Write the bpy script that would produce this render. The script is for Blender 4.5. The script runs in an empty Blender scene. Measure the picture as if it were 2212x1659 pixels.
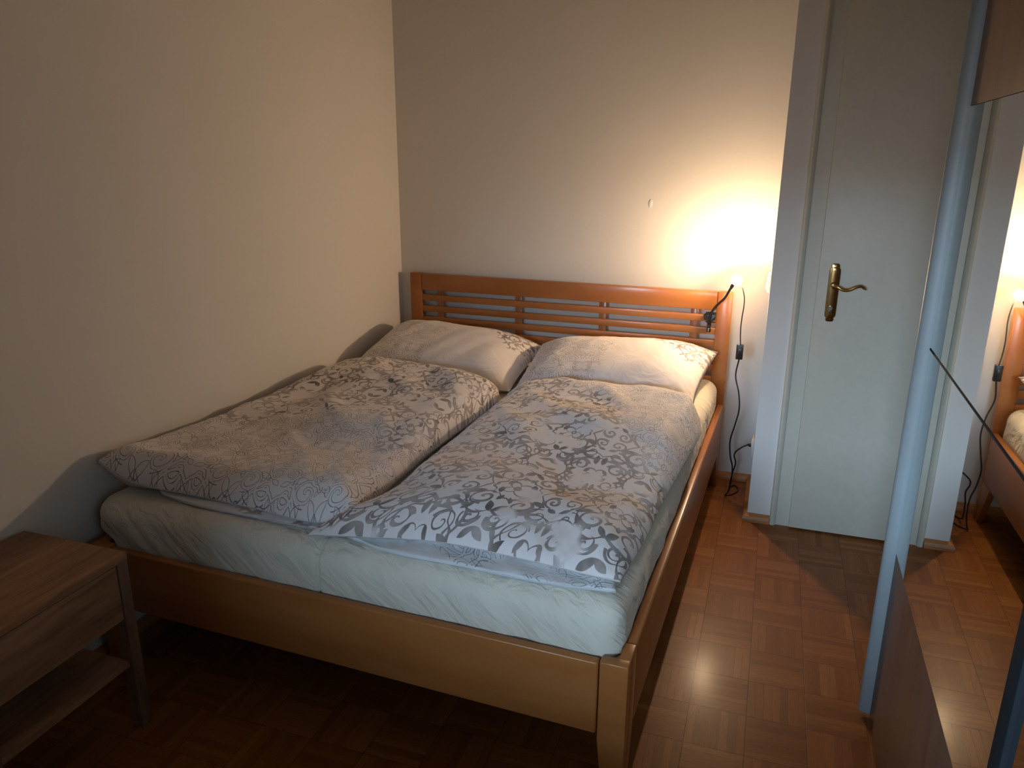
import bpy, bmesh, math, random
from mathutils import Vector, Matrix, noise
R = math.radians
C = bpy.context.scene.collection
scn = bpy.context.scene
random.seed(7)

# ------------------------------------------------------------------ camera
cd = bpy.data.cameras.new('camera'); cam = bpy.data.objects.new('camera', cd); C.objects.link(cam)
scn.camera = cam
YAW, PIT, ROL = .3264, -.2914, .0038
fw = Vector((-math.sin(YAW)*math.cos(PIT), math.cos(YAW)*math.cos(PIT), math.sin(PIT)))
r0 = Vector((math.cos(YAW), math.sin(YAW), 0)); u0 = r0.cross(fw)
ri = r0*math.cos(ROL)+u0*math.sin(ROL); up = -r0*math.sin(ROL)+u0*math.cos(ROL)
m = Matrix((ri, up, -fw)).transposed().to_4x4(); m.translation = Vector((1.9215, -3.7796, 1.5845))
cam.matrix_world = m
cd.sensor_fit = 'HORIZONTAL'; cd.sensor_width = 36; cd.lens = 1647.2/2212*36
cd.clip_start = .02

# ------------------------------------------------------------------ light
w = bpy.data.worlds.new('world'); scn.world = w; w.use_nodes = True
w.node_tree.nodes['Background'].inputs[0].default_value = (.45, .62, 1, 1)
w.node_tree.nodes['Background'].inputs[1].default_value = .05
win = bpy.data.lights.new('window_daylight', 'AREA'); win.shape = 'RECTANGLE'; win.size = 4.0; win.size_y = 1.05
win.energy = 1130; win.color = (.54, .76, 1.0)
wo = bpy.data.objects.new('window_daylight', win); C.objects.link(wo)
wo.location = (-.5, -9.2, 2.6); wo.rotation_euler = (R(75), 0, R(-12))   # the strip of open sky above the roofs opposite
low = bpy.data.lights.new('door_fill_light', 'AREA'); low.shape = 'RECTANGLE'; low.size = 4.0; low.size_y = .85
low.energy = 190; low.color = (.80, .84, .90)                                          # added dim fill so the daylight fades softly up the door
lo = bpy.data.objects.new('door_fill_light', low); C.objects.link(lo); lo.location = (-.5, -9.2, 1.66); lo.rotation_euler = (R(88), 0, R(-12))
scn.view_settings.view_transform = 'Standard'; scn.view_settings.look = 'None'
scn.view_settings.gamma = 1; scn.view_settings.exposure = 0.0
LAMP_E = 28
LAMP_C = (1.0, .69, .41)

# ------------------------------------------------------------------ mesh helpers
def mesh_obj(name, verts, faces, mat, parent=None, smooth=False, origin=(0, 0, 0)):
    o = Vector(origin)
    me = bpy.data.meshes.new(name)
    me.from_pydata([tuple(Vector(v)-o) for v in verts], [], faces); me.update()
    ob = bpy.data.objects.new(name, me); C.objects.link(ob)
    if parent: ob.parent = parent
    ob.location = o
    if mat: me.materials.append(mat)
    if smooth:
        me.polygons.foreach_set('use_smooth', [True]*len(me.polygons))
    return ob
def bm_obj(name, bm, mat, parent=None, smooth=None):
    bmesh.ops.recalc_face_normals(bm, faces=bm.faces)
    me = bpy.data.meshes.new(name); bm.to_mesh(me); bm.free()
    ob = bpy.data.objects.new(name, me); C.objects.link(ob)
    if parent: ob.parent = parent
    if mat: me.materials.append(mat)
    if smooth is not None:
        me.polygons.foreach_set('use_smooth', [True]*len(me.polygons))
        try: me.set_sharp_from_angle(angle=R(smooth))
        except Exception: pass
    return ob
def box(bm, a, b, bev=0, seg=2):
    """axis aligned box a..b"""
    t = bmesh.new()
    bmesh.ops.create_cube(t, size=1)
    for v in t.verts:
        v.co = Vector([(a[i]+b[i])/2+v.co[i]*(b[i]-a[i]) for i in range(3)])
    if bev: bmesh.ops.bevel(t, geom=t.edges[:], offset=bev, segments=seg, affect='EDGES', profile=.5)
    me = bpy.data.meshes.new('t'); t.to_mesh(me); t.free(); bm.from_mesh(me); bpy.data.meshes.remove(me)
def prism(bm, pts, axis, a, b, bev=0, seg=2):
    """polygon pts (2d) extruded along axis from a to b"""
    t = bmesh.new()
    def P(p, h):
        return {0: (h, p[0], p[1]), 1: (p[0], h, p[1]), 2: (p[0], p[1], h)}[axis]
    v0 = [t.verts.new(P(p, a)) for p in pts]; v1 = [t.verts.new(P(p, b)) for p in pts]
    n = len(pts); t.faces.new(v0); t.faces.new(v1[::-1])
    for i in range(n): t.faces.new((v0[i], v1[i], v1[(i+1) % n], v0[(i+1) % n]))
    bmesh.ops.recalc_face_normals(t, faces=t.faces)
    if bev: bmesh.ops.bevel(t, geom=t.edges[:], offset=bev, segments=seg, affect='EDGES', profile=.5)
    me = bpy.data.meshes.new('t'); t.to_mesh(me); t.free(); bm.from_mesh(me); bpy.data.meshes.remove(me)
def catmull(pts, n):
    pts = [Vector(p) for p in pts]; P = [pts[0]*2-pts[1]]+pts+[pts[-1]*2-pts[-2]]; out = []
    for i in range(1, len(P)-2):
        for k in range(n):
            t = k/n; a, b, c, d = P[i-1], P[i], P[i+1], P[i+2]
            out.append(.5*((2*b)+(c-a)*t+(2*a-5*b+4*c-d)*t*t+(3*b-a-3*c+d)*t**3))
    out.append(P[-2].copy()); return out
def tube(bm, path, rad, seg=10, flat=1.0):
    """sweep a circle along path; rad float or list"""
    n = len(path); rings = []
    prev = None
    for i, p in enumerate(path):
        t = (path[min(i+1, n-1)]-path[max(i-1, 0)]).normalized()
        if prev is None:
            a = t.cross(Vector((0, 0, 1)))
            if a.length < .1: a = t.cross(Vector((1, 0, 0)))
            a.normalize()
        else: a = (prev-t*prev.dot(t)).normalized()
        prev = a; b = t.cross(a)
        r = rad[i] if isinstance(rad, (list, tuple)) else rad
        rings.append([bm.verts.new(p+(a*math.cos(2*math.pi*k/seg)+b*math.sin(2*math.pi*k/seg)*flat)*r) for k in range(seg)])
    for i in range(n-1):
        for k in range(seg):
            bm.faces.new((rings[i][k], rings[i][(k+1) % seg], rings[i+1][(k+1) % seg], rings[i+1][k]))
    bm.faces.new(rings[0][::-1]); bm.faces.new(rings[-1])
def lathe(bm, prof, mat4, seg=24):
    """prof list of (r,z) around local z"""
    rings = [[bm.verts.new(mat4 @ Vector((max(r, 1e-5)*math.cos(2*math.pi*k/seg), max(r, 1e-5)*math.sin(2*math.pi*k/seg), z))) for k in range(seg)] for r, z in prof]
    for i in range(len(rings)-1):
        for k in range(seg):
            bm.faces.new((rings[i][k], rings[i][(k+1) % seg], rings[i+1][(k+1) % seg], rings[i+1][k]))
def empty(name, loc, rz=0, **kw):
    o = bpy.data.objects.new(name, None); C.objects.link(o); o.location = loc; o.rotation_euler = (0, 0, rz)
    tag(o, **kw); return o
def tag(o, label=None, cat=None, group=None, kind=None):
    if label: o['label'] = label
    if cat: o['category'] = cat
    if group: o['group'] = group
    if kind: o['kind'] = kind
    return o

# ------------------------------------------------------------------ node helpers
class G:
    """tiny expression builder over math nodes"""
    def __init__(s, name):
        s.mat = bpy.data.materials.new(name); s.mat.use_nodes = True
        s.nt = s.mat.node_tree; s.nt.nodes.clear()
        s.out = s.nt.nodes.new('ShaderNodeOutputMaterial')
        s.bsdf = s.nt.nodes.new('ShaderNodeBsdfPrincipled')
        s.nt.links.new(s.bsdf.outputs[0], s.out.inputs[0])
    def node(s, t, **kw):
        n = s.nt.nodes.new(t)
        for k, v in kw.items(): setattr(n, k, v)
        return n
    def put(s, sock, v):
        if isinstance(v, E): v = v.s
        if isinstance(v, bpy.types.NodeSocket): s.nt.links.new(v, sock)
        elif isinstance(v, (tuple, list)) and len(v) == 3 and len(sock.default_value) == 4: sock.default_value = (*v, 1)
        else: sock.default_value = v
    def m(s, op, *a):
        n = s.node('ShaderNodeMath', operation=op)
        for i, x in enumerate(a): s.put(n.inputs[i], x)
        return E(s, n.outputs[0])
    def set(s, **kw):
        for k, v in kw.items():
            s.put(s.bsdf.inputs[{'color': 'Base Color', 'rough': 'Roughness', 'metal': 'Metallic', 'spec': 'Specular IOR Level', 'normal': 'Normal',
                                 'coat': 'Coat Weight', 'coatr': 'Coat Roughness', 'sheen': 'Sheen Weight', 'emit': 'Emission Color', 'emits': 'Emission Strength',
                                 'trans': 'Transmission Weight', 'ior': 'IOR', 'aniso': 'Anisotropic'}[k]], v)
        return s
    def coord(s, kind='Object'):
        n = s.node('ShaderNodeTexCoord'); q = s.node('ShaderNodeSeparateXYZ'); s.nt.links.new(n.outputs[kind], q.inputs[0])
        s.vec = n.outputs[kind]
        return [E(s, q.outputs[i]) for i in range(3)]
    def comb(s, x, y, z=0.0):
        n = s.node('ShaderNodeCombineXYZ')
        for i, a in enumerate((x, y, z)): s.put(n.inputs[i], a)
        return n.outputs[0]
    def noise(s, vec, scale=5, detail=2, rough=.5, dist=0, color=False):
        n = s.node('ShaderNodeTexNoise'); s.put(n.inputs['Vector'], vec)
        n.inputs['Scale'].default_value = scale; n.inputs['Detail'].default_value = detail
        n.inputs['Roughness'].default_value = rough; n.inputs['Distortion'].default_value = dist
        if color:
            q = s.node('ShaderNodeSeparateXYZ'); s.nt.links.new(n.outputs['Color'], q.inputs[0]); return [E(s, q.outputs[i]) for i in range(3)]
        return E(s, n.outputs[0])
    def white(s, vec):
        n = s.node('ShaderNodeTexWhiteNoise', noise_dimensions='3D'); s.put(n.inputs['Vector'], vec); return E(s, n.outputs['Value'])
    def ramp(s, f, stops, interp='LINEAR'):
        n = s.node('ShaderNodeValToRGB'); s.put(n.inputs[0], f); cr = n.color_ramp; cr.interpolation = interp
        while len(cr.elements) < len(stops): cr.elements.new(.5)
        for e, (p, c) in zip(cr.elements, stops): e.position = p; e.color = (*c, 1)
        return E(s, n.outputs[0])
    def mix(s, f, a, b, mode='MIX'):
        n = s.node('ShaderNodeMix', data_type='RGBA', blend_type=mode)
        s.put(n.inputs[0], f); s.put(n.inputs[6], a); s.put(n.inputs[7], b); return E(s, n.outputs[2])
    def bump(s, h, strength=.3, dist=.01, normal=None):
        n = s.node('ShaderNodeBump'); s.put(n.inputs['Height'], h); n.inputs['Strength'].default_value = strength; n.inputs['Distance'].default_value = dist
        if normal is not None: s.put(n.inputs['Normal'], normal)
        return E(s, n.outputs[0])
    def step(s, x, lo, hi):
        n = s.node('ShaderNodeMapRange', interpolation_type='SMOOTHSTEP'); s.put(n.inputs[0], x)
        s.put(n.inputs[1], lo); s.put(n.inputs[2], hi); n.inputs[3].default_value = 0; n.inputs[4].default_value = 1
        return E(s, n.outputs[0])
class E:
    def __init__(s, g, sock): s.g, s.s = g, sock
    def __add__(s, o): return s.g.m('ADD', s, o)
    __radd__ = __add__
    def __sub__(s, o): return s.g.m('SUBTRACT', s, o)
    def __rsub__(s, o): return s.g.m('SUBTRACT', o, s)
    def __mul__(s, o): return s.g.m('MULTIPLY', s, o)
    __rmul__ = __mul__
    def __truediv__(s, o): return s.g.m('DIVIDE', s, o)
    def abs(s): return s.g.m('ABSOLUTE', s)
    def floor(s): return s.g.m('FLOOR', s)
    def fract(s): return s.g.m('FRACT', s)
    def min(s, o): return s.g.m('MINIMUM', s, o)
    def max(s, o): return s.g.m('MAXIMUM', s, o)
    def sin(s): return s.g.m('SINE', s)
    def gt(s, o): return s.g.m('GREATER_THAN', s, o)
    def lt(s, o): return s.g.m('LESS_THAN', s, o)
    def sqrt(s): return s.g.m('SQRT', s)
    def pingpong(s, o): return s.g.m('PINGPONG', s, o)

def plain(name, col, rough=.5, metal=0, **kw):
    g = G(name); x, y, z = g.coord()
    n = g.noise(g.vec, 30, 2)
    c = g.mix(n, tuple(v*.93 for v in col), tuple(min(1, v*1.05) for v in col))
    g.set(color=c, rough=rough, metal=metal, **kw); return g.mat

# ------------------------------------------------------------------ materials
def wall_mat():
    g = G('painted_plaster'); g.coord()
    big = g.noise(g.vec, 1.3, 3); fine = g.noise(g.vec, 160, 2); mid = g.noise(g.vec, 22, 3)
    g.set(color=g.mix(big, (.70, .67, .63), (.74, .715, .68)), rough=.85, spec=.2,
          normal=g.bump(fine*.4+mid, .25, .0015)); return g.mat
def parquet_mat():
    g = G('mosaic_parquet'); x, y, z = g.coord()
    s = .166
    X = (x-2.145+10*s)/s; Y = (y+.45+40*s)/s
    cx, cy = X.floor(), Y.floor(); fx, fy = X.fract(), Y.fract()
    par = ((cx+cy)*.5).fract().gt(.25)                 # alternate blocks
    across = par*fx+(1-par)*fy; along = par*fy+(1-par)*fx
    k = (across*7).floor(); fr = (across*7).fract()
    idv = g.comb(cx*7.13+k*1.7, cy*5.31+k*.37, par*3.0)
    rnd = g.white(idv); rnd2 = g.white(g.comb(cx, cy, 9.0))
    gv = g.comb((across+rnd*9)*s*14, (along+rnd*17)*s, rnd*50)
    grain = g.noise(gv, 22, 4, .62, .4); pores = g.noise(g.comb((across+rnd*5)*s*60, along*s*2.2, rnd*31), 20, 2, .6)
    col = g.ramp(rnd*.62+rnd2*.25+grain*.13, [(0, (.20, .062, .011)), (.35, (.26, .086, .016)), (.7, (.325, .115, .023)), (1, (.40, .155, .036))])
    col = g.mix(g.step(grain, .38, .72)*.42, col, (.155, .05, .013))
    col = g.mix(g.step(pores, .60, .75)*.35, col, (.13, .05, .017))
    gap = (fr-.5).abs(); joint = g.step(gap, .470, .495)*g.step(rnd, .15, .6)*.6
    e1 = (fx-.5).abs().max((fy-.5).abs()); bj = g.step(e1, .491, .498)*.8
    jt = joint.max(bj)
    col = g.mix(jt, col, (.06, .025, .01))
    wear = g.noise(g.vec, 3, 3)
    g.set(color=col, rough=wear*.16+grain*.10+.30, spec=.18, coat=.10, coatr=.20, normal=g.bump(jt*-.6+pores*.12+g.noise(g.vec, 9, 2)*.5, .35, .0012)); return g.mat
def beech_mat():
    g = G('lacquered_beech'); x, y, z = g.coord()
    info = g.node('ShaderNodeObjectInfo'); rnd = E(g, info.outputs['Random'])
    nz = g.noise(g.comb(x+rnd*7, y+rnd*3, z*4), 2.2, 3, .5, .6)
    fl = g.noise(g.comb(x*40+rnd*5, y*40, z*90), 6, 2)
    c = g.ramp(nz, [(.25, (.34, .118, .030)), (.5, (.40, .148, .040)), (.75, (.455, .18, .052))])
    c = g.mix(g.step(fl, .62, .72)*.25, c, (.30, .10, .03))
    g.set(color=c, rough=.34, spec=.3, coat=.2, coatr=.14, normal=g.bump(nz, .05, .002)); return g.mat
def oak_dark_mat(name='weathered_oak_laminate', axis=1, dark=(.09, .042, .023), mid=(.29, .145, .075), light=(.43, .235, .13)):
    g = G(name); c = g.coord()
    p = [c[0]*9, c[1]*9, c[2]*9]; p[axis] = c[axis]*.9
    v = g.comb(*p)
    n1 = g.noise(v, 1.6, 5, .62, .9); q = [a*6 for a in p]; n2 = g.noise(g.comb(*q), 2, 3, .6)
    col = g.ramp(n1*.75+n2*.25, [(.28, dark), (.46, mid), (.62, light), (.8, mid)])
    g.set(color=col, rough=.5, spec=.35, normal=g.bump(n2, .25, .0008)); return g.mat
def walnut_panel_mat():
    g = G('brown_woodgrain_panel'); x, y, z = g.coord()
    n1 = g.noise(g.comb(x, y*9, z*.7), 2.2, 4, .6, .5); n2 = g.noise(g.comb(x, y*120, z*5), 3, 2)
    col = g.ramp(n1*.8+n2*.2, [(.3, (.115, .062, .040)), (.55, (.16, .092, .060)), (.75, (.20, .12, .08))])
    g.set(color=col, rough=.4, spec=.28, normal=g.bump(n2, .1, .0005)); return g.mat
def sheet_mat():
    g = G('cream_jersey_sheet'); x, y, z = g.coord()
    n = g.noise(g.vec, 5, 3); wv = g.noise(g.vec, 900, 1)
    # gathers hanging from the top edge, slanted
    wr = g.noise(g.comb((x+z*.9)*16, (y+z*.5)*16, z*2.2), 1.0, 3, .55, .6)
    g.set(color=g.mix(n, (.71, .675, .57), (.76, .725, .62)), rough=.8, spec=.2, sheen=.25,
          normal=g.bump(wr*1.0+wv*.01, .8, .02)); return g.mat

def print_mat(name, region, base=(.76, .70, .685)):
    """white bed linen printed with mirrored scroll ornament; region 0: left duvet, 1: right duvet, 2: pillow"""
    g = G(name); u, v, _ = g.coord('UV')
    W, H = .165, .23                                  # half tile
    wn = g.noise(g.comb(u, v, 0.0), 5.5, 2, .5, 0, True)
    uu = u+(wn[0]-.5)*.045; vv = v+(wn[1]-.5)*.045
    x = (uu+.03).pingpong(W); y = (vv+.02).pingpong(H)
    def length(a, b): return (a*a+b*b).sqrt()
    def pol(cx, cy):
        a, b = x-cx, y-cy
        return length(a, b), g.m('ARCTAN2', b, a)
    d = None
    def add(e):
        nonlocal d
        d = e if d is None else d.min(e)
    for cx, cy, Rr, k, ph, sg in ((.060, .048, .028, .026, .1, 1), (.125, .072, .024, .022, .55, -1), (.044, .128, .026, .024, .3, -1),
                                  (.110, .150, .030, .028, .8, 1), (.028, .196, .020, .019, .2, 1)):
        r, t = pol(cx, cy)
        a = ((r/k)+t*(sg/(2*math.pi))+ph).fract()-.5
        add(a.abs()*k+r.gt(Rr)*.05)
        rr = (r-Rr-.004).abs()+((t*1.0+ph*6).sin()*.5+.5).lt(.35)*.05     # open ring round the scroll
        add(rr)
    r, t = pol(0, 0)
    add((r-((t*8).sin()*.006+.098)).abs())
    add((r-((t*2).sin().abs()*.022+.020)).abs())
    r, t = pol(W, H)
    add((r-((t*2).sin().abs()*.028+.016)).abs())
    add((r-((t*10).sin()*.005+.066)).abs())
    add((r-.008).abs())
    # stem running through
    add((x-((y*(2*math.pi/H)).sin()*.03+.085)).abs()*.8)
    add(((x*(2*math.pi/W)).sin()*.022+.108-y).abs()*.8)
    # leaves (filled shapes, negative inside)
    leaf = None
    for cx, cy, l, wd, ang in ((.150, .030, .024, .010, .6), (.012, .085, .026, .009, 1.5), (.150, .118, .024, .010, 2.2), (.068, .178, .026, .011, .4),
                               (.085, .012, .020, .008, 2.6), (.150, .160, .016, .007, 1.2), (.095, .105, .018, .008, .9), (.020, .160, .017, .008, .5), (.128, .200, .020, .009, 1.9), (.030, .020, .016, .007, 2.2)):
        a, b = x-cx, y-cy
        p = (a*math.cos(ang)+b*math.sin(ang)).abs(); q = (b*math.cos(ang)-a*math.sin(ang)).abs()
        # lens: q < wd*(1-(p/l)^2)
        f = q-(1-(p/l)*(p/l))*wd
        leaf = f if leaf is None else leaf.min(f)
    nse = g.noise(g.comb(u, v, 3.0), 14, 2); big = g.noise(g.comb(u, v, 7.0), 3.2, 2); mid = g.noise(g.comb(u, v, 5.0), 9, 1)
    # brush version: strokes of changing weight and tone
    wdt = g.step(nse, .36, .62)*.0042+.0011
    brush = 1-g.step(d, wdt, wdt+.0009)
    brush = brush.max(1-g.step(leaf, -.0006, .0006))
    brush = brush*g.step(mid, .34, .45)
    tone = g.ramp(big*.45+nse*.55, [(.38, (.14, .112, .10)), (.47, (.23, .195, .18)), (.55, (.37, .32, .30)), (.68, (.50, .44, .42))])
    # outline version: thin line along both flanks of the stroke
    both = d.min((leaf+.004).abs()+.0)
    line = 1-g.step((d-.0042).abs().min((leaf-.0).abs()), .00045, .0012)
    if region == 0:
        f = v*1.0+(g.noise(g.comb(u, v, 1.0), 3.5, 2)-.5)*.75+u*.12
        mb = 1-g.step(f, .80, .90); ml = g.step(f, .78, .86)
    elif region == 1:
        f = v*.62-u*.75+(g.noise(g.comb(u, v, 2.0), 3.5, 2)-.5)*.55
        mb = g.step(f, -.20, -.12); ml = 1-g.step(f, -.19, -.11)
    elif region == 3:
        mb = 0*u; ml = g.step(g.noise(g.comb(u, v, 4.0), 4, 1), .40, .45)
    elif region == 4:
        ml = 0*u; mb = g.step(g.noise(g.comb(u, v, 4.0), 4, 1), .40, .45)
    else:
        wob = (g.noise(g.comb(u, v, 1.0), 9, 2)-.5)*.10
        ml = (1-g.step(u+wob, .37, .375))*g.step(v-wob-u*.25, .09, .10)
        mb = g.step(u*.95-v*1.15+wob*1.6, .40, .42)
    c = g.mix(mb*brush, base, tone)
    c = g.mix(ml*line*.88, c, (.085, .085, .095))
    cr = g.noise(g.comb(u*1.0+v*.35, v-u*.2, 0.0), 7, 3, .6, 1.2); weave = g.noise(g.comb(u, v, 0.0), 700, 1)
    g.set(color=c, rough=.75, spec=.25, sheen=.2, normal=g.bump(cr+weave*.01, .42, .014)); return g.mat

M = {}
M['wall'] = wall_mat(); M['floor'] = parquet_mat(); M['beech'] = beech_mat()
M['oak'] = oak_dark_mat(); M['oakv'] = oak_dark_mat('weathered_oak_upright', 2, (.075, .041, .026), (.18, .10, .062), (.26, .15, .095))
M['panel'] = walnut_panel_mat(); M['sheet'] = sheet_mat()
M['door'] = plain('ivory_door_paint', (.57, .55, .46), .42)
M['white'] = plain('white_plastic', (.72, .70, .64), .35)
M['ceil'] = plain('ceiling_paint', (.50, .48, .45), .9)
M['black'] = plain('black_plastic', (.012, .012, .013), .35)
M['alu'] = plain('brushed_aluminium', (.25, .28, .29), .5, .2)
M['alud'] = plain('dark_profile_painted_shade', (.008, .011, .014), .8, spec=.15)  # dark anodised tone, with the dimness of this edge put into the colour
M['dark'] = plain('dark_gap_strip', (.012, .015, .02), .8, spec=.1)
M['brass'] = plain('antique_brass', (.50, .32, .13), .2, 1.0)
M['steel'] = plain('polished_steel', (.62, .63, .65), .2, 1.0)
M['carcass'] = plain('wardrobe_carcass_laminate', (.20, .125, .085), .5)
M['bbwood'] = oak_dark_mat('oak_skirting', 0, (.26, .10, .032), (.38, .16, .055), (.46, .21, .08))
g = G('silvered_mirror'); g.set(color=(.80, .845, .82), metal=1, rough=.012); M['mirror'] = g.mat
def see_through(name, clear, tint, other):
    g = G(name); n = g.node
    t = n('ShaderNodeBsdfTransparent'); t.inputs[0].default_value = (*tint, 1); mx = n('ShaderNodeMixShader'); mx.inputs[0].default_value = 1-clear
    if other == 'frost':
        o = n('ShaderNodeBsdfDiffuse'); o.inputs[0].default_value = (.85, .84, .80, 1)
    else:
        o = n('ShaderNodeEmission'); o.inputs[0].default_value = (1, .84, .62, 1); o.inputs[1].default_value = 22
    g.nt.links.new(t.outputs[0], mx.inputs[1]); g.nt.links.new(o.outputs[0], mx.inputs[2]); g.nt.links.new(mx.outputs[0], g.out.inputs[0]); g.nt.nodes.remove(g.bsdf)
    return g.mat
M['acrylic'] = see_through('frosted_shade', .27, (1, .97, .92), 'frost')
M['led'] = see_through('lit_glass_bulb', .80, (1, 1, 1), 'glow')

# ------------------------------------------------------------------ room shell
LW = lambda y: .021*y                                    # left wall leans a touch out of square
ZC = 2.55; YN = -4.95; XR = 2.96; YD = -.452; XJ = 1.9256
def quad_wall(name, pts, t, mat):
    """plan polyline thickened outward -> prism 0..ZC"""
    bm = bmesh.new(); prism(bm, pts, 2, 0, ZC); return tag(bm_obj(name, bm, mat), kind='structure')
quad_wall('wall_left', [(LW(.15), .15), (LW(YN-.15), YN-.15), (LW(YN)-.16, YN-.15), (LW(.15)-.16, .15)], 0, M['wall'])
quad_wall('wall_back', [(0, 0), (XJ, 0), (XJ, .15), (0, .15)], 0, M['wall'])
bm = bmesh.new()                                          # projecting wall that holds the door
box(bm, (XJ, YD, 0), (2.022, .15, ZC)); box(bm, (2.022, YD, 2.23), (2.93, .15, ZC)); box(bm, (2.93, YD, 0), (XR+.15, .15, ZC))
bmesh.ops.remove_doubles(bm, verts=bm.verts, dist=1e-5)
tag(bm_obj('wall_right_front', bm, M['wall']), kind='structure')
bm = bmesh.new(); box(bm, (XR, YN-.15, 0), (XR+.15, YD, ZC)); tag(bm_obj('wall_right', bm, M['wall']), kind='structure')
WX0, WX1, WZ0, WZ1 = .75, 2.10, 1.20, 1.88
bm = bmesh.new(); xl = LW(YN)
box(bm, (xl, YN-.15, 0), (WX0, YN, ZC)); box(bm, (WX1, YN-.15, 0), (XR, YN, ZC))
box(bm, (WX0, YN-.15, 0), (WX1, YN, WZ0)); box(bm, (WX0, YN-.15, WZ1), (WX1, YN, ZC))
tag(bm_obj('wall_near', bm, M['wall']), kind='structure')
bm = bmesh.new()
for a, b in (((WX0, WZ0), (WX0+.06, WZ1)), ((WX1-.06, WZ0), (WX1, WZ1)), ((WX0+.06, WZ0), (WX1-.06, WZ0+.06)), ((WX0+.06, WZ1-.06), (WX1-.06, WZ1)), ((1.40, WZ0+.06), (1.44, WZ1-.06))):
    box(bm, (a[0], YN-.11, a[1]), (b[0], YN-.06, b[1]), .004)
tag(bm_obj('window_1', bm, M['white']), kind='structure')
bm = bmesh.new(); box(bm, (-.4, YN-.15, -.08), (XR+.15, .15, 0)); tag(bm_obj('floor', bm, M['floor']), kind='structure')
bm = bmesh.new(); box(bm, (-.4, YN-.15, ZC), (XR+.15, .15, ZC+.08)); tag(bm_obj('ceiling', bm, M['ceil']), kind='structure')
# skirting: sloped oak profile
def skirt(name, p0, p1, nrm, mitre0=0, mitre1=0):
    p0, p1, n = Vector((*p0, 0)), Vector((*p1, 0)), Vector((*nrm, 0)); d = (p1-p0).normalized()
    prof = [(0, 0), (.022, 0), (.022, .012), (.017, .026), (.004, .036), (0, .036)]
    vs = []; k = len(prof)
    for e, mm in ((p0, mitre0), (p1, mitre1)):
        for t, z in prof: vs.append(e+n*t+d*mm*t+Vector((0, 0, z)))
    fs = [tuple(range(k)), tuple(range(2*k-1, k-1, -1))]+[(i, k+i, k+(i+1) % k, (i+1) % k) for i in range(k)]
    bm = bmesh.new(); bv = [bm.verts.new(v) for v in vs]
    for f in fs: bm.faces.new([bv[i] for i in f])
    return tag(bm_obj(name, bm, M['bbwood']), kind='structure')
skirt('baseboard_back', (0.0, -.0005), (XJ, -.0005), (0, -1), 1, -1)
skirt('baseboard_right', (XJ-.0005, 0), (XJ-.0005, YD), (-1, 0), 1, 1)
skirt('baseboard_front', (XJ, YD-.0005), (2.0215, YD-.0005), (0, -1), -1, 0)
skirt('baseboard_left', (.0005, 0), (LW(YN)+.0005, YN), (1, 0), 1, 0)
# door frame with rounded bead, rebate, and overlapping door leaf
bm = bmesh.new(); FY = -.474
for xa, xb, xc, s in ((2.022, 2.048, 2.125, 1), (2.93, 2.904, 2.85, -1)):
    prism(bm, [(xa, .0), (xa, FY+.010), (xa+s*.004, FY+.003), (xa+s*.011, FY), (xa+s*.019, FY+.002), (xb, FY+.009), (xb, FY+.014), (xc, FY+.014), (xc, .0)], 2, 0, 2.23 if s else 0)
box(bm, (2.125, FY+.014, 2.15), (2.85, 0, 2.23))
tag(bm_obj('trim_1', bm, M['door'], smooth=35), kind='structure')
door = empty('door_1', (2.104, -.47, 0), kind='structure')
bm = bmesh.new(); box(bm, (0, -.014, .008), (.76, .0085, 2.17), .0025); bm_obj('door_leaf', bm, M['door'], door, 30)
# brass long plate with scalloped ends, lever and cylinder
hx, hz = .061, 1.06
def plate_half(zs):
    return [(0, .118), (.010, .1175), (.0155, .113), (.016, .107), (.0145, .102), (.020, .096), (.0215, .088)]
hp = [(x, z) for x, z in plate_half(0)]
poly = hp+[(.0215, 0)]+[(x, -z) for x, z in hp[::-1]]+[(-x, -z) for x, z in hp[1:]]+[(-.0215, 0)]+[(-x, z) for x, z in hp[:0:-1]]
bm = bmesh.new(); prism(bm, [(hx+x, hz+z) for x, z in poly], 1, -.0195, -.0138, .0022)
prism(bm, [(hx+x*.72, hz+z*.88) for x, z in poly], 1, -.0225, -.0190, .0015)
plate = bm_obj('handle_plate', bm, M['brass'], door, 40)
bm = bmesh.new()
rot = Matrix.Translation((hx, -.0220, hz+.032)) @ Matrix.Rotation(R(90), 4, 'X')
lathe(bm, [(0, -.001), (.0125, -.001), (.0125, .004), (.0095, .007), (.0085, .018), (.010, .021), (.0105, .034), (0, .037)], rot, 20)
pth = catmull([(hx, -.050, hz+.032), (hx+.014, -.054, hz+.030), (hx+.034, -.056, hz+.020), (hx+.055, -.056, hz+.021), (hx+.078, -.056, hz+.033), (hx+.098, -.056, hz+.037), (hx+.117, -.054, hz+.024)], 6)
tube(bm, pth, [.0075+.0025*math.sin(math.pi*min(1, i/(len(pth)-1)*1.1)) if i < len(pth)-4 else .0085-.0018*(i-len(pth)+4) for i in range(len(pth))], 14, .75)
bm_obj('door_handle', bm, M['brass'], door, 60)
bm = bmesh.new()
tube(bm, [Vector((hx-.002, -.0215, hz-.062)), Vector((hx-.002, -.0265, hz-.062))], .0085, 16); box(bm, (hx-.0065, -.0262, hz-.082), (hx+.0025, -.0215, hz-.060), .002)
bm_obj('lock_cylinder', bm, M['steel'], door, 40)
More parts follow.
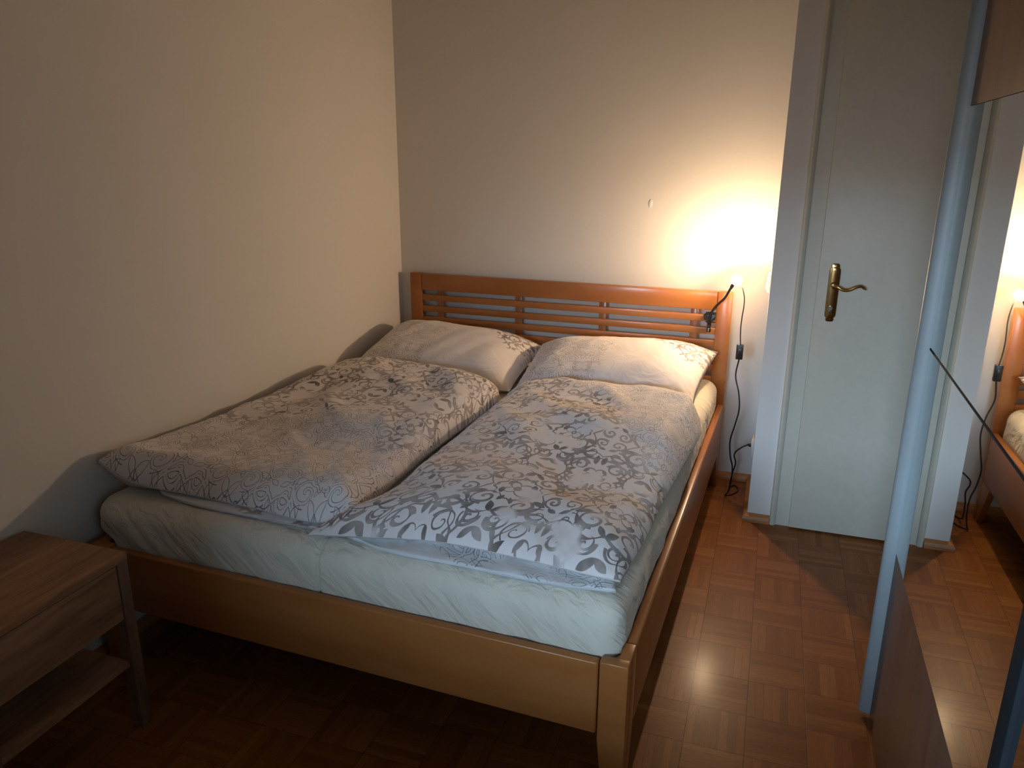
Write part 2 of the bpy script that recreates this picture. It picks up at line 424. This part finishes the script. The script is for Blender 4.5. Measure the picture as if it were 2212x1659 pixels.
# small filled patch on the back wall
bm = bmesh.new()
lathe(bm, [(.0, .0014), (.0125, .0013), (.016, .0003), (.0175, -.001)], Matrix.Translation((1.342, 0, 1.365)) @ Matrix.Rotation(R(90), 4, 'X') @ Matrix.Scale(.62, 4, (1, 0, 0)) @ Matrix.Scale(1.25, 4, (0, 1, 0)), 20)
tag(bm_obj('wall_patch', bm, M['wall'], smooth=60), 'small oval patch of filler under the paint of the back wall', 'patch')

# switch and socket on the alcove side, seen nearly edge on
sw = empty('light_switch', (XJ, -.26, 1.055), label='white light switch on the alcove wall to the right of the bedside lamp', cat='light switch')
bm = bmesh.new(); box(bm, (-.011, -.041, -.041), (-.0004, .041, .041), .003); bm_obj('cover_plate', bm, M['white'], sw, 40)
bm = bmesh.new(); prism(bm, [(-.0105, -.029), (-.0175, -.029), (-.013, .029), (-.0105, .029)], 1, -.029, .029, .001); bm_obj('rocker', bm, M['white'], sw, 40)
so = empty('wall_socket', (XJ, -.25, .285), label='white wall socket low on the alcove wall holding the black lamp plug', cat='socket')
bm = bmesh.new(); box(bm, (-.010, -.041, -.041), (-.0004, .041, .041), .003)
lathe(bm, [(.0, -.0005), (.029, -.0005), (.033, .003), (.0335, .0)], Matrix.Translation((-.0095, 0, 0)) @ Matrix.Rotation(R(-90), 4, 'Y'), 28)
bm_obj('cover_plate', bm, M['white'], so, 40)

# ------------------------------------------------------------------ bed (bed frame coordinates, then one Empty places it)
B0 = Vector((.0726, -.0503, 0)); BA = -.0331
bedm = Matrix.Translation(B0) @ Matrix.Rotation(BA, 4, 'Z')
bed = empty('bed', B0, BA, label='double bed frame of lacquered beech with slatted headboard', cat='bed')
BW, BL = 1.693, 2.137
hb = bpy.data.objects.new('headboard', None); C.objects.link(hb); hb.parent = bed
def part(name, boxes, par, bev=.003, mat='beech', seg=2):
    bm = bmesh.new()
    for a, b in boxes: box(bm, a, b, bev, seg)
    return bm_obj(name, bm, M[mat], par, 40)
for x0 in (0, BW-.068): part('post', [((x0, .0, .16), (x0+.068, .036, .975))], hb, .004)
part('top_rail', [((.069, .001, .885), (BW-.069, .034, .973))], hb, .004)
zs = [.845, .784, .724, .664, .604, .544, .484]
for z in zs: part('slat', [((.066, .003, z-.0165), (BW-.066, .019, z+.0165))], hb, .003)
for x in (.171, .620, 1.070, 1.522): part('upright', [((x-.0185, .0205, .40), (x+.0185, .033, .90))], hb, .002)
part('bottom_rail', [((.069, .003, .36), (BW-.069, .034, .45))], hb, .004)
for s in (0, 1):                                          # head legs: deep at the rail, tapering to the floor
    X = (lambda x: x) if s == 0 else (lambda x: BW-x)
    bm = bmesh.new(); xs = sorted((X(.0), X(.068)))
    prism(bm, [(.036, 0), (.036, .159), (-.0, .159), (-.0, 0)], 0, *sorted((X(0), X(.045))), .003)
    prism(bm, [(.0, .0), (.0, .195), (-.115, .195), (-.022, 0)], 0, *sorted((X(.001), X(.028))), .003)
    bm_obj('leg', bm, M['beech'], bed, 40)
for X in (lambda x: x, lambda x: BW-x):                   # foot legs, L-shaped corner posts
    bm = bmesh.new()
    f = [(X(0), 0), (X(0), .427), (X(.0705), .427), (X(.0705), .20), (X(.050), 0)]
    prism(bm, f, 1, -BL, -BL+.030, .004, 3)
    prism(bm, [(-BL+.028, 0), (-BL+.028, .427), (-BL+.098, .427), (-BL+.098, .20), (-BL+.050, 0)], 0, *sorted((X(0), X(.030))), .004, 3)
    prism(bm, [(X(.028), -BL+.028), (X(.050), -BL+.028), (X(.036), -BL+.036), (X(.028), -BL+.050)], 2, .21, .424)
    bm_obj('leg', bm, M['beech'], bed, 40)
part('footboard', [((.0735, -BL, .215), (BW-.0735, -BL+.026, .422))], bed, .007, seg=4)
for x0 in (.0, BW-.028): part('side_rail', [((x0, -BL+.0995, .195), (x0+.028, -.001, .425))], bed, .007, seg=4)
bm = bmesh.new()
box(bm, (.0285, -BL+.10, .30), (.07, -.002, .345)); box(bm, (BW-.07, -BL+.10, .30), (BW-.0285, -.002, .345)); box(bm, (.81, -BL+.10, .28), (.87, -.002, .345))
for i in range(18): box(bm, (.05, -BL+.14+i*.112, .345), (BW-.05, -BL+.20+i*.112, .358))
bm_obj('slatted_base', bm, M['beech'], bed)

# ------------------------------------------------------------------ mattress under its fitted sheet
def nz(x, y, z): return noise.noise(Vector((x, y, z)))
def grid_box(xs, ys, zs):
    vid = {}; V = []; F = []
    nx, ny, nz_ = len(xs), len(ys), len(zs)
    def gv(i, j, k):
        if (i, j, k) not in vid: vid[(i, j, k)] = len(V); V.append([xs[i], ys[j], zs[k]])
        return vid[(i, j, k)]
    for i in range(nx-1):
        for j in range(ny-1):
            for k, fl in ((0, 1), (nz_-1, 0)):
                q = (gv(i, j, k), gv(i+1, j, k), gv(i+1, j+1, k), gv(i, j+1, k)); F.append(q[::-1] if fl else q)
    for i in range(nx-1):
        for k in range(nz_-1):
            for j, fl in ((0, 0), (ny-1, 1)):
                q = (gv(i, j, k), gv(i+1, j, k), gv(i+1, j, k+1), gv(i, j, k+1)); F.append(q[::-1] if fl else q)
    for j in range(ny-1):
        for k in range(nz_-1):
            for i, fl in ((0, 1), (nx-1, 0)):
                q = (gv(i, j, k), gv(i, j+1, k), gv(i, j+1, k+1), gv(i, j, k+1)); F.append(q[::-1] if fl else q)
    return V, F
def lin(a, b, n): return [a+(b-a)*i/(n-1) for i in range(n)]
x0, x1, y0, y1, z0, z1 = .031, 1.661, -2.098, -.012, .360, .560
SEAM = .812
xs = sorted(set(lin(x0, x1, 150)+[SEAM+d for d in (-.012, -.008, -.005, -.0025, 0, .0025, .005, .008, .012)]))
ys = lin(y0, y1, 130); zs_ = lin(z0, z1, 26)
V, F = grid_box(xs, ys, zs_); r = .058
out = []
for x, y, z in V:
    q = Vector((min(max(x, x0+r), x1-r), min(max(y, y0+r), y1-r), min(max(z, z0+.02), z1-r)))
    d = Vector((x, y, z))-q
    # side facing direction
    p = Vector((x, y, z))
    if d.length > 1e-6:
        rr = r if z > .42 else min(r, .03+0*z)
        dn = d.normalized()
        ax = max(abs(d.x), abs(d.y), abs(d.z))
        p = q+dn*(r if z >= z1-r else math.hypot(d.x, d.y) and r)
        if z < z1-r: p = Vector((q.x, q.y, z))+Vector((d.x, d.y, 0)).normalized()*r if math.hypot(d.x, d.y) > 1e-6 else Vector((x, y, z))
        n = dn
    else: n = Vector((0, 0, 1))
    h = (z-z0)/(z1-z0)
    onf = max(0, min(1, (y0+.10-y)/.06)); onr = max(0, min(1, (x-(x1-.10))/.06)); onl = max(0, min(1, ((x0+.10)-x)/.06))
    sidew = math.sin(math.pi*min(1, max(0, h)))
    # foot side: pulled folds slanting down to the left, steeper at the right
    sl = .75-.45*max(0, min(1, x/1.6))
    wv = nz((x+(z-.36)*sl*1.3)*15, 1.3, z*2.5)*.010+nz((x+(z-.36)*sl*1.2)*34, 4.3, z*4)*.0045
    p.y -= onf*sidew*(wv+.008)
    p.x += onr*(sidew*(nz((y-(z-.36)*.8)*11, 7.1, z*3)*.006+.004)+(.010*nz(y*5, 2, 0)*sidew))
    if z < .4305: p.x = min(max(p.x, .0315), 1.6615); p.y = max(p.y, -2.1055)
    if z > .4305: p.x -= onl*.048*min(1, (z-.4305)/.03)
    if z > z1-.02: p.z += nz(x*3, y*3, 2)*.004
    sd = abs(x-SEAM)
    if y < y0+.16 and z > .37: p.y += .010*math.exp(-(sd/.006)**2)*max(0, min(1, (y0+.16-y)/.1)); p.z -= .006*math.exp(-(sd/.008)**2)*(z > z1-.03)
    out.append(bedm @ p)
mat_o = mesh_obj('mattress', out, F, M['sheet'], smooth=True, origin=bedm @ Vector((.83, -1.05, .36)))
tag(mat_o, 'cream sheet-covered double mattress lying in the beech bed frame', 'mattress')

# ------------------------------------------------------------------ puffy textiles
def polyline(pts, n):
    c = catmull([Vector(p) for p in pts], 16)
    L = [0]
    for i in range(1, len(c)): L.append(L[-1]+(c[i]-c[i-1]).length)
    o = []; j = 0
    for k in range(n):
        t = L[-1]*k/(n-1)
        while j < len(c)-2 and L[j+1] < t: j += 1
        f = 0 if L[j+1] == L[j] else (t-L[j])/(L[j+1]-L[j]); o.append(c[j].lerp(c[j+1], min(1, max(0, f))))
    return o, L[-1]
def coons(head, foot, left, right, nu, nv):
    H, lh = polyline(head, nu); Fo, lf = polyline(foot, nu); Lf, ll = polyline(left, nv); Rt, lr = polyline(right, nv)
    P = []
    for j in range(nv):
        t = j/(nv-1); row = []
        for i in range(nu):
            s = i/(nu-1)
            row.append(H[i]*(1-t)+Fo[i]*t+Lf[j]*(1-s)+Rt[j]*s-(H[0]*(1-s)*(1-t)+H[-1]*s*(1-t)+Fo[0]*(1-s)*t+Fo[-1]*s*t))
        P.append(row)
    return P, (lh+lf)/2, (ll+lr)/2
def textile(name, head, foot, left, right, nu, nv, top, bottom, mat, origin, label, cat, group, parent=None):
    """head runs left->right, left/right run head->foot; top/bottom(p,s,t,du,dv)->offset vectors"""
    P, Wd, Ln = coons(head, foot, left, right, nu, nv)
    V = []; UV = []
    for j in range(nv):
        for i in range(nu):
            s, t = i/(nu-1), j/(nv-1); p = P[j][i]
            du = min(s, 1-s)*Wd; dv = min(t, 1-t)*Ln
            V.append(bedm @ (p+top(p, s, t, du, dv, Wd, Ln))); UV.append((s*Wd, t*Ln))
    n = nu*nv
    for j in range(nv):
        for i in range(nu):
            s, t = i/(nu-1), j/(nv-1); p = P[j][i]
            du = min(s, 1-s)*Wd; dv = min(t, 1-t)*Ln
            V.append(bedm @ (p+bottom(p, s, t, du, dv, Wd, Ln))); UV.append((s*Wd+.31, t*Ln+.17))
    F = []
    for j in range(nv-1):
        for i in range(nu-1):
            a = j*nu+i
            F.append((a, a+nu, a+nu+1, a+1)); F.append((n+a, n+a+1, n+a+nu+1, n+a+nu))
    ring = [i for i in range(nu)]+[j*nu+nu-1 for j in range(1, nv)]+[(nv-1)*nu+i for i in range(nu-2, -1, -1)]+[j*nu for j in range(nv-2, 0, -1)]
    for k in range(len(ring)):
        a, b = ring[k], ring[(k+1) % len(ring)]; F.append((a, b, n+b, n+a))
    ob = mesh_obj(name, V, F, mat, parent, True, bedm @ Vector(origin))
    uvl = ob.data.uv_layers.new(name='UVMap')
    li = [0]*len(ob.data.loops); ob.data.loops.foreach_get('vertex_index', li)
    fl = []
    for k in li: fl += UV[k]
    uvl.data.foreach_set('uv', fl)
    bm = bmesh.new(); bm.from_mesh(ob.data); bmesh.ops.recalc_face_normals(bm, faces=bm.faces); bm.to_mesh(ob.data); bm.free()
    if label: tag(ob, label, cat, group)
    return ob
def puff(d, D): d = min(1, max(0, d/D)); return (1-(1-d)**2.4)**.62
def MT(x, y): return .5625                                # mattress top height

def duvet_top(T, seed, folds):
    def f(p, s, t, du, dv, W, L):
        e = puff(du, .13)*puff(dv, .15); dd = min(du, dv)
        h = T*e
        a = nz(p.x*2.2+seed, p.y*2.2, 1)*.034+nz(p.x*5.5+seed, p.y*4.5, 2)*.014
        rg = nz((p.x*.8+p.y*.55)*9+seed, (p.y-p.x)*2.2, 5)
        a += (max(0, rg)**1.3)*.024+abs(nz((p.x-p.y*.6)*7+seed, (p.y+p.x)*2, 11))*.010
        # puckers round the piped edge
        pk = nz((p.x+p.y)*34, seed, 3)*.006*math.exp(-dd/.035)+nz((p.x-p.y)*16, seed, 9)*.007*math.exp(-dd/.07)
        a = a*min(1, dd/.08)+pk*min(1, dd/.01)
        for (ax, ay, bx_, by_, wd, am) in folds:
            A, B = Vector((ax, ay)), Vector((bx_, by_)); q = Vector((p.x, p.y)); ab = B-A
            k = max(0, min(1, (q-A).dot(ab)/ab.length_squared)); ds = (q-A-ab*k).length
            a += am*math.exp(-(ds/wd)**2)*math.sin(math.pi*min(.999, max(.001, .1+.8*k)))
        return Vector((0, 0, h+a))
    return f
def duvet_bot(p, s, t, du, dv, W, L):
    z = MT(p.x, p.y)+.004+(.022*min(1, max(0, (p.x-.68)/.08))*min(1, max(0, (-1.88-p.y)/.08)) if W > .86 and p.x < .9 and s > .5 else 0)
    e = min(1, min(du, dv)/.05)
    return Vector((0, 0, (z-p.z)*e-.004*(1-e)))

GD = 'two duvets in ornamental print lying side by side'
lm = print_mat('ornament_print_left', 0); rm = print_mat('ornament_print_right', 1)
pm1 = print_mat('ornament_print_pillow', 2); um = print_mat('ornament_outline_underside', 3, (.74, .76, .78)); um2 = print_mat('ornament_brush_underside', 4, (.74, .74, .76))
left_duvet = textile('duvet',
    [(.005, -.66, .620), (.25, -.66, .63), (.55, -.68, .63), (.80, -.76, .62), (.856, -.86, .595)],
    [(-.010, -2.055, .665), (.10, -2.045, .610), (.30, -2.015, .590), (.55, -2.015, .585), (.76, -2.035, .590), (.868, -1.99, .605)],
    [(.005, -.66, .620), (.005, -1.0, .625), (-.003, -1.5, .630), (-.008, -1.85, .645), (-.010, -2.055, .665)],
    [(.856, -.86, .595), (.838, -1.15, .59), (.835, -1.5, .59), (.846, -1.80, .59), (.868, -1.99, .605)],
    150, 230, duvet_top(.075, 3.3, [(.70, -.80, .80, -1.75, .07, .016), (.25, -1.9, .0, -2.05, .05, .02)]), duvet_bot, lm, (.42, -1.35, .565),
    'left duvet by the wall, grey and brown scrolls fading into thin outlines at its foot', 'duvet', GD)
right_duvet = textile('duvet',
    [(.868, -.72, .600), (1.05, -.635, .62), (1.35, -.605, .625), (1.55, -.63, .615), (1.655, -.72, .585)],
    [(.760, -2.075, .570), (.93, -2.060, .588), (1.15, -2.020, .595), (1.40, -2.025, .595), (1.57, -2.035, .592), (1.640, -2.025, .585)],
    [(.868, -.72, .600), (.872, -1.1, .590), (.872, -1.5, .588), (.880, -1.85, .590), (.760, -2.075, .570)],
    [(1.655, -.72, .585), (1.685, -.85, .575), (1.675, -1.15, .580), (1.66, -1.5, .582), (1.655, -1.8, .585), (1.640, -2.025, .585)],
    150, 230, duvet_top(.062, 8.1, [(1.0, -.95, 1.5, -1.35, .06, .012), (1.35, -1.75, 1.62, -1.98, .05, .014)]), duvet_bot, rm, (1.27, -1.35, .565),
    'right duvet nearer the door, heavy scrolls at its foot, fine outlines at its head', 'duvet', GD)
def thin(dz):
    return lambda p, s, t, du, dv, W, L: Vector((0, 0, dz+(nz(p.x*14, p.y*10, 4)*.006+.002)*min(1, du/.02)*min(1, dv/.01)))
def flap(par, name, head, foot, left, right, mat, lab):
    o = textile(name, head, foot, left, right, 60, 16, thin(.007), lambda p, s, t, du, dv, W, L: Vector((0, 0, -.001)), mat, (0, 0, 0), None, None, None)
    o.parent = par; o.matrix_parent_inverse = Matrix.Translation(-par.location); o['label'] = lab
flap(right_duvet, 'underside', [(.80, -2.00, .572), (1.15, -1.96, .572), (1.45, -1.97, .572), (1.60, -1.97, .572)],
     [(.90, -2.050, .566), (1.05, -2.072, .562), (1.25, -2.068, .562), (1.45, -2.072, .563), (1.635, -2.050, .566)],
     [(.80, -2.00, .572), (.84, -2.03, .568), (.90, -2.050, .566)], [(1.60, -1.97, .572), (1.62, -2.0, .572), (1.635, -2.050, .566)], um, 'white underside with thin line print')
flap(left_duvet, 'underside', [(.10, -1.95, .572), (.4, -1.95, .572), (.80, -1.95, .572)],
     [(.20, -2.020, .570), (.35, -2.038, .566), (.55, -2.038, .565), (.78, -2.045, .570)],
     [(.10, -1.95, .572), (.15, -1.99, .571), (.20, -2.020, .570)], [(.80, -1.95, .572), (.80, -2.0, .572), (.78, -2.045, .570)], um2, 'underside with grey brush print')

def pillow(origin_x, w, mir, label, mat, seed, corners):
    (hl, hr_, fr, fl) = [Vector(c) for c in corners]
    def arc(a, b, bulge):                              # seam sags inward between the corner tips
        mid = (a+b)/2+Vector(bulge); q1 = a.lerp(mid, .5)+Vector(bulge)*.28; q3 = mid.lerp(b, .5)+Vector(bulge)*.28
        return [a, q1, mid, q3, b]
    def top(p, s, t, du, dv, W, L):
        e = puff(du, .22)*puff(dv, .24)
        dd = min(du, dv)
        a = nz(p.x*4+seed, p.y*4, 1)*.012*min(1, dd/.1)+nz((p.x+p.y)*38, seed, 3)*.006*math.exp(-dd/.04)*min(1, dd/.01)
        a += nz((p.x-p.y*.5)*13+seed, (p.y+p.x)*3, 6)*.006*min(1, dd/.08)
        n = Vector((0, -.30, .95))
        return n*(.105*e+a)
    def bot(p, s, t, du, dv, W, L):
        e = puff(du, .2)*puff(dv, .2)
        z = max(MT(0, 0)+.006, p.z-.07*e)
        return Vector((0, .02*e, min(0, z-p.z)*min(1, min(du, dv)/.03)))
    return textile('pillow', arc(hl, hr_, (0, -.018, .028)), arc(fl, fr, (0, .03, -.004)), arc(hl, fl, (.004, 0, -.006)), arc(hr_, fr, (-.020, 0, -.012)),
        110, 90, top, bot, mat, ((hl.x+fr.x)/2, (hl.y+fr.y)/2, .57), label, 'pillow', 'two pillows leaning on the headboard')
pillow(0, .78, 0, 'left pillow in the corner, leaning on the headboard above the left duvet', pm1, 2.2,
       [(-.01, -.075, .700), (.80, -.090, .655), (.835, -.675, .590), (-.005, -.665, .590)])
pillow(0, .78, 0, 'right pillow with a creased plain middle, below the clip lamp', pm1, 6.7,
       [(.800, -.12, .675), (1.655, -.06, .700), (1.620, -.61, .590), (.850, -.675, .590)])

# ------------------------------------------------------------------ clip lamp
lamp = empty('clip_lamp', bedm @ Vector((1.60, 0, .83)), BA, label='black gooseneck clip lamp, switched on, clamped to the right end of the headboard', cat='lamp')
lm_inv = (Matrix.Translation(lamp.location) @ Matrix.Rotation(BA, 4, 'Z')).inverted()
def lp(x, y, z): return lm_inv @ (bedm @ Vector((x, y, z)))
def lw(x, y, z): return lm_inv @ Vector((x, y, z))
def lbox(bm, a, b, bev):
    o = Vector((1.60, 0, .83)); box(bm, tuple(Vector(a)-o), tuple(Vector(b)-o), bev)
bm = bmesh.new(); o = Vector((1.60, 0, .83))
prism(bm, [(x-1.60, z-.83) for x, z in ((1.571, .868), (1.624, .868), (1.624, .842), (1.612, .838), (1.606, .826), (1.606, .800), (1.588, .800), (1.588, .826), (1.583, .838), (1.571, .842))], 1, -.022, -.002, .003)
lbox(bm, (1.575, -.004, .863), (1.620, .030, .871), .002); lbox(bm, (1.575, .022, .820), (1.620, .030, .869), .002)
bm_obj('clamp', bm, M['black'], lamp, 40)
bm = bmesh.new(); lbox(bm, (1.5875, -.026, .783), (1.6065, -.008, .806), .003); bm_obj('clamp_grip', bm, M['black'], lamp, 40)
bm = bmesh.new(); lbox(bm, (1.5955, -.0275, .788), (1.599, -.0255, .802), .0005); s = bm_obj('grip_pin', bm, M['steel'], lamp, 40); s['label'] = 'bright steel pin'
gp = [lp(1.596, -.022, .822), lp(1.598, -.036, .846), lp(1.606, -.045, .880), lp(1.629, -.058, .919), lp(1.662, -.070, .957), lp(1.681, -.085, .994), lp(1.698, -.098, 1.030)]
bm = bmesh.new(); tube(bm, catmull(gp, 8), .0056, 12); bm_obj('gooseneck', bm, M['black'], lamp, 60)
bm = bmesh.new(); tube(bm, [lp(1.688, -.090, 1.007), lp(1.693, -.095, 1.019), lp(1.700, -.100, 1.032)], [.0060, .0078, .007], 12); bm_obj('neck_collar', bm, M['black'], lamp, 60)
head = lp(1.711, -.095, 1.050)
hm = Matrix.Translation(head) @ Matrix.Rotation(R(52), 4, 'X') @ Matrix.Rotation(R(-8), 4, 'Y')      # open side to the room, back to the wall
bm = bmesh.new(); lathe(bm, [(0, -.0120), (.012, -.0120), (.020, -.0100), (.0265, -.0060), (.0270, -.0065), (.0205, -.0112), (.012, -.0132), (0, -.0132)], hm, 28)  # dish shape added to cut the bulb's light on wall and pillow
sh = bm_obj('lamp_head', bm, M['acrylic'], lamp, 60); sh['label'] = 'small frosted shade added behind the bulb to dim its glow on the wall'
bm = bmesh.new(); lathe(bm, [(0, -.0105), (.007, -.010), (.0105, -.004), (.0115, .003), (.009, .010), (.004, .0135), (0, .014)], hm, 20); bm_obj('bulb', bm, M['led'], lamp, 60)
bl = bpy.data.lights.new('bulb_light', 'POINT'); bl.energy = LAMP_E; bl.color = LAMP_C; bl.shadow_soft_size = .014
blo = bpy.data.objects.new('bulb_light', bl); C.objects.link(blo); blo.parent = lamp; blo.location = hm @ Vector((0, 0, .003))
up_ = [(1.785, -.205, 1.030), (1.806, -.230, 1.022), (1.821, -.258, .985), (1.823, -.26, .94), (1.820, -.26, .900), (1.818, -.26, .852), (1.820, -.26, .800), (1.824, -.26, .766)]
dn = [(1.823, -.26, .697), (1.815, -.26, .617), (1.836, -.267, .538), (1.844, -.27, .460), (1.831, -.27, .379), (1.817, -.27, .303), (1.824, -.27, .227), (1.838, -.27, .170),
      (1.838, -.265, .094), (1.826, -.25, .030), (1.815, -.228, .004), (1.844, -.207, .003), (1.870, -.155, .003), (1.866, -.110, .003), (1.849, -.092, .004), (1.832, -.12, .007), (1.830, -.175, .034), (1.840, -.215, .12),
      (1.850, -.23, .179), (1.841, -.24, .218), (1.848, -.25, .246), (1.874, -.25, .271), (1.895, -.25, .2835)]
bm = bmesh.new(); tube(bm, catmull([lw(*p) for p in up_], 8), .0027, 8); tube(bm, catmull([lw(*p) for p in dn], 8), .0034, 8)
bm_obj('power_cord', bm, M['black'], lamp, 60)
bm = bmesh.new(); a, b = (1.807, -.270, .697), (1.838, -.250, .767)
box(bm, tuple(Vector(a)), tuple(Vector(b)), .004, 3)
for v in bm.verts: v.co = lw(*v.co)
s = bm_obj('inline_switch', bm, M['black'], lamp, 50)
bm = bmesh.new(); box(bm, (1.815, -.2735, .714), (1.830, -.2695, .750), .0015)
for v in bm.verts: v.co = lw(*v.co)
bm_obj('switch_slider', bm, M['black'], s, 50)
bm = bmesh.new(); tube(bm, [lw(1.894, -.2445, .2835), lw(1.900, -.248, .285), lw(1.906, -.25, .285), lw(1.9150, -.25, .285)], [.004, .007, .011, .012], 12, .7)
bm_obj('plug', bm, M['black'], lamp, 50)

# ------------------------------------------------------------------ bedside cabinet
NX0, NX1, NY1, NY0, NZ = -.030, .338, -2.362, -2.822, .551
ns = empty('nightstand', ((NX0+NX1)/2, (NY0+NY1)/2, 0), label='weathered oak bedside cabinet with drawer and shelf at the foot of the bed', cat='nightstand')
def npart(name, boxes, mat, bev=.0015, par=None):
    o = ns.location; bm = bmesh.new()
    for a, b in boxes: box(bm, tuple(Vector(a)-o), tuple(Vector(b)-o), bev)
    return bm_obj(name, bm, M[mat], par or ns, 40)
npart('top', [((NX0, NY0, NZ-.024), (NX1, NY1, NZ))], 'oak')
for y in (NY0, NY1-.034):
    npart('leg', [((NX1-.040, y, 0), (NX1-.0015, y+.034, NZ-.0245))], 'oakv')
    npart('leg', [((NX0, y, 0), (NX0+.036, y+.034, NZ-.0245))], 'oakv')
npart('drawer_front', [((NX1-.022, NY0+.0365, NZ-.190), (NX1-.004, NY1-.0365, NZ-.0275))], 'oak')
npart('side_panel', [((NX0+.037, NY0+.008, NZ-.195), (NX1-.041, NY0+.024, NZ-.0245))], 'oak')
npart('side_panel', [((NX0+.037, NY1-.024, NZ-.195), (NX1-.041, NY1-.008, NZ-.0245))], 'oak')
npart('back_panel', [((NX0+.004, NY0+.036, .19), (NX0+.014, NY1-.036, NZ-.025))], 'oak')
npart('shelf', [((NX0+.016, NY0+.0345, .207), (NX1-.012, NY1-.0345, .226))], 'oak')

# ------------------------------------------------------------------ mirrored wardrobe
MA = -.0104; M0 = Vector((2.3209, -1.6697, 0))
wd = empty('wardrobe', M0, MA, label='tall sliding-door wardrobe with mirror, brown wood panels and aluminium edge', cat='wardrobe')
# local frame: y runs away from the door wall as negative values, x into the wardrobe
def wpart(name, boxes, mat, bev=.001, par=None, sm=40):
    bm = bmesh.new()
    for a, b in boxes: box(bm, a, b, bev)
    return bm_obj(name, bm, M[mat], par or wd, sm)
DW = 1.20
wpart('carcass', [((.085, -2.10, .0), (.105, .0, 2.30)), ((.105, -.022, .0), (.60, .0, 2.30)), ((.105, -2.10, .0), (.60, -2.078, 2.30)), ((.105, -2.078, 2.27), (.60, -.022, 2.30)), ((.012, -2.10, 2.30), (.60, .0, 2.33)), ((.012, -2.10, 0), (.085, .0, .012))], 'carcass')
sd = bpy.data.objects.new('sliding_door', None); C.objects.link(sd); sd.parent = wd
wpart('wood_panel', [((.0, -DW, .012), (.018, -.004, .5435))], 'panel', .0006, sd)
wpart('mirror', [((.0, -DW, .5445), (.010, -.004, 1.1185))], 'mirror', 0, sd, None)
wpart('mirror', [((.0, -DW, 1.1235), (.010, -.004, 1.6960))], 'mirror', 0, sd, None)
wpart('divider', [((-.0012, -DW, 1.1185), (.010, -.004, 1.1235))], 'dark', .0004, sd)
wpart('wood_panel', [((.0, -DW, 1.6975), (.018, -.004, 2.28))], 'panel', .0006, sd)
wpart('backing_board', [((.0185, -DW+.002, .014), (.024, -.006, 2.278))], 'dark', 0, sd)
def profile(y, s):
    bm = bmesh.new()
    pts = [(.030, y), (-.004, y), (-.012, y+s*.0015), (-.024, y+s*.006), (-.0295, y+s*.010), (-.031, y+s*.016), (-.029, y+s*.022), (-.022, y+s*.026), (.030, y+s*.028)]
    prism(bm, pts, 2, .016, 2.285); return bm_obj('edge_profile', bm, M['alu'], sd, 50)
profile(-.003, 1)
sd2 = bpy.data.objects.new('sliding_door', None); C.objects.link(sd2); sd2.parent = wd     # second door runs on the outer track
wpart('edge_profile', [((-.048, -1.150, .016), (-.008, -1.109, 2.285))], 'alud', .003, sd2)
wpart('wood_panel', [((-.040, -2.05, .016), (-.022, -1.1505, .5435))], 'panel', .0006, sd2)
wpart('mirror', [((-.040, -2.05, .5445), (-.030, -1.1505, 1.1185))], 'mirror', 0, sd2, None)
wpart('mirror', [((-.040, -2.05, 1.1235), (-.030, -1.1505, 1.6960))], 'mirror', 0, sd2, None)
wpart('divider', [((-.0412, -2.05, 1.1185), (-.030, -1.1505, 1.1235))], 'dark', .0004, sd2)
wpart('wood_panel', [((-.040, -2.05, 1.6975), (-.022, -1.1505, 2.285))], 'panel', .0006, sd2)
wpart('backing_board', [((-.0215, -2.05, .016), (-.016, -1.1505, 2.285))], 'dark', 0, sd2)
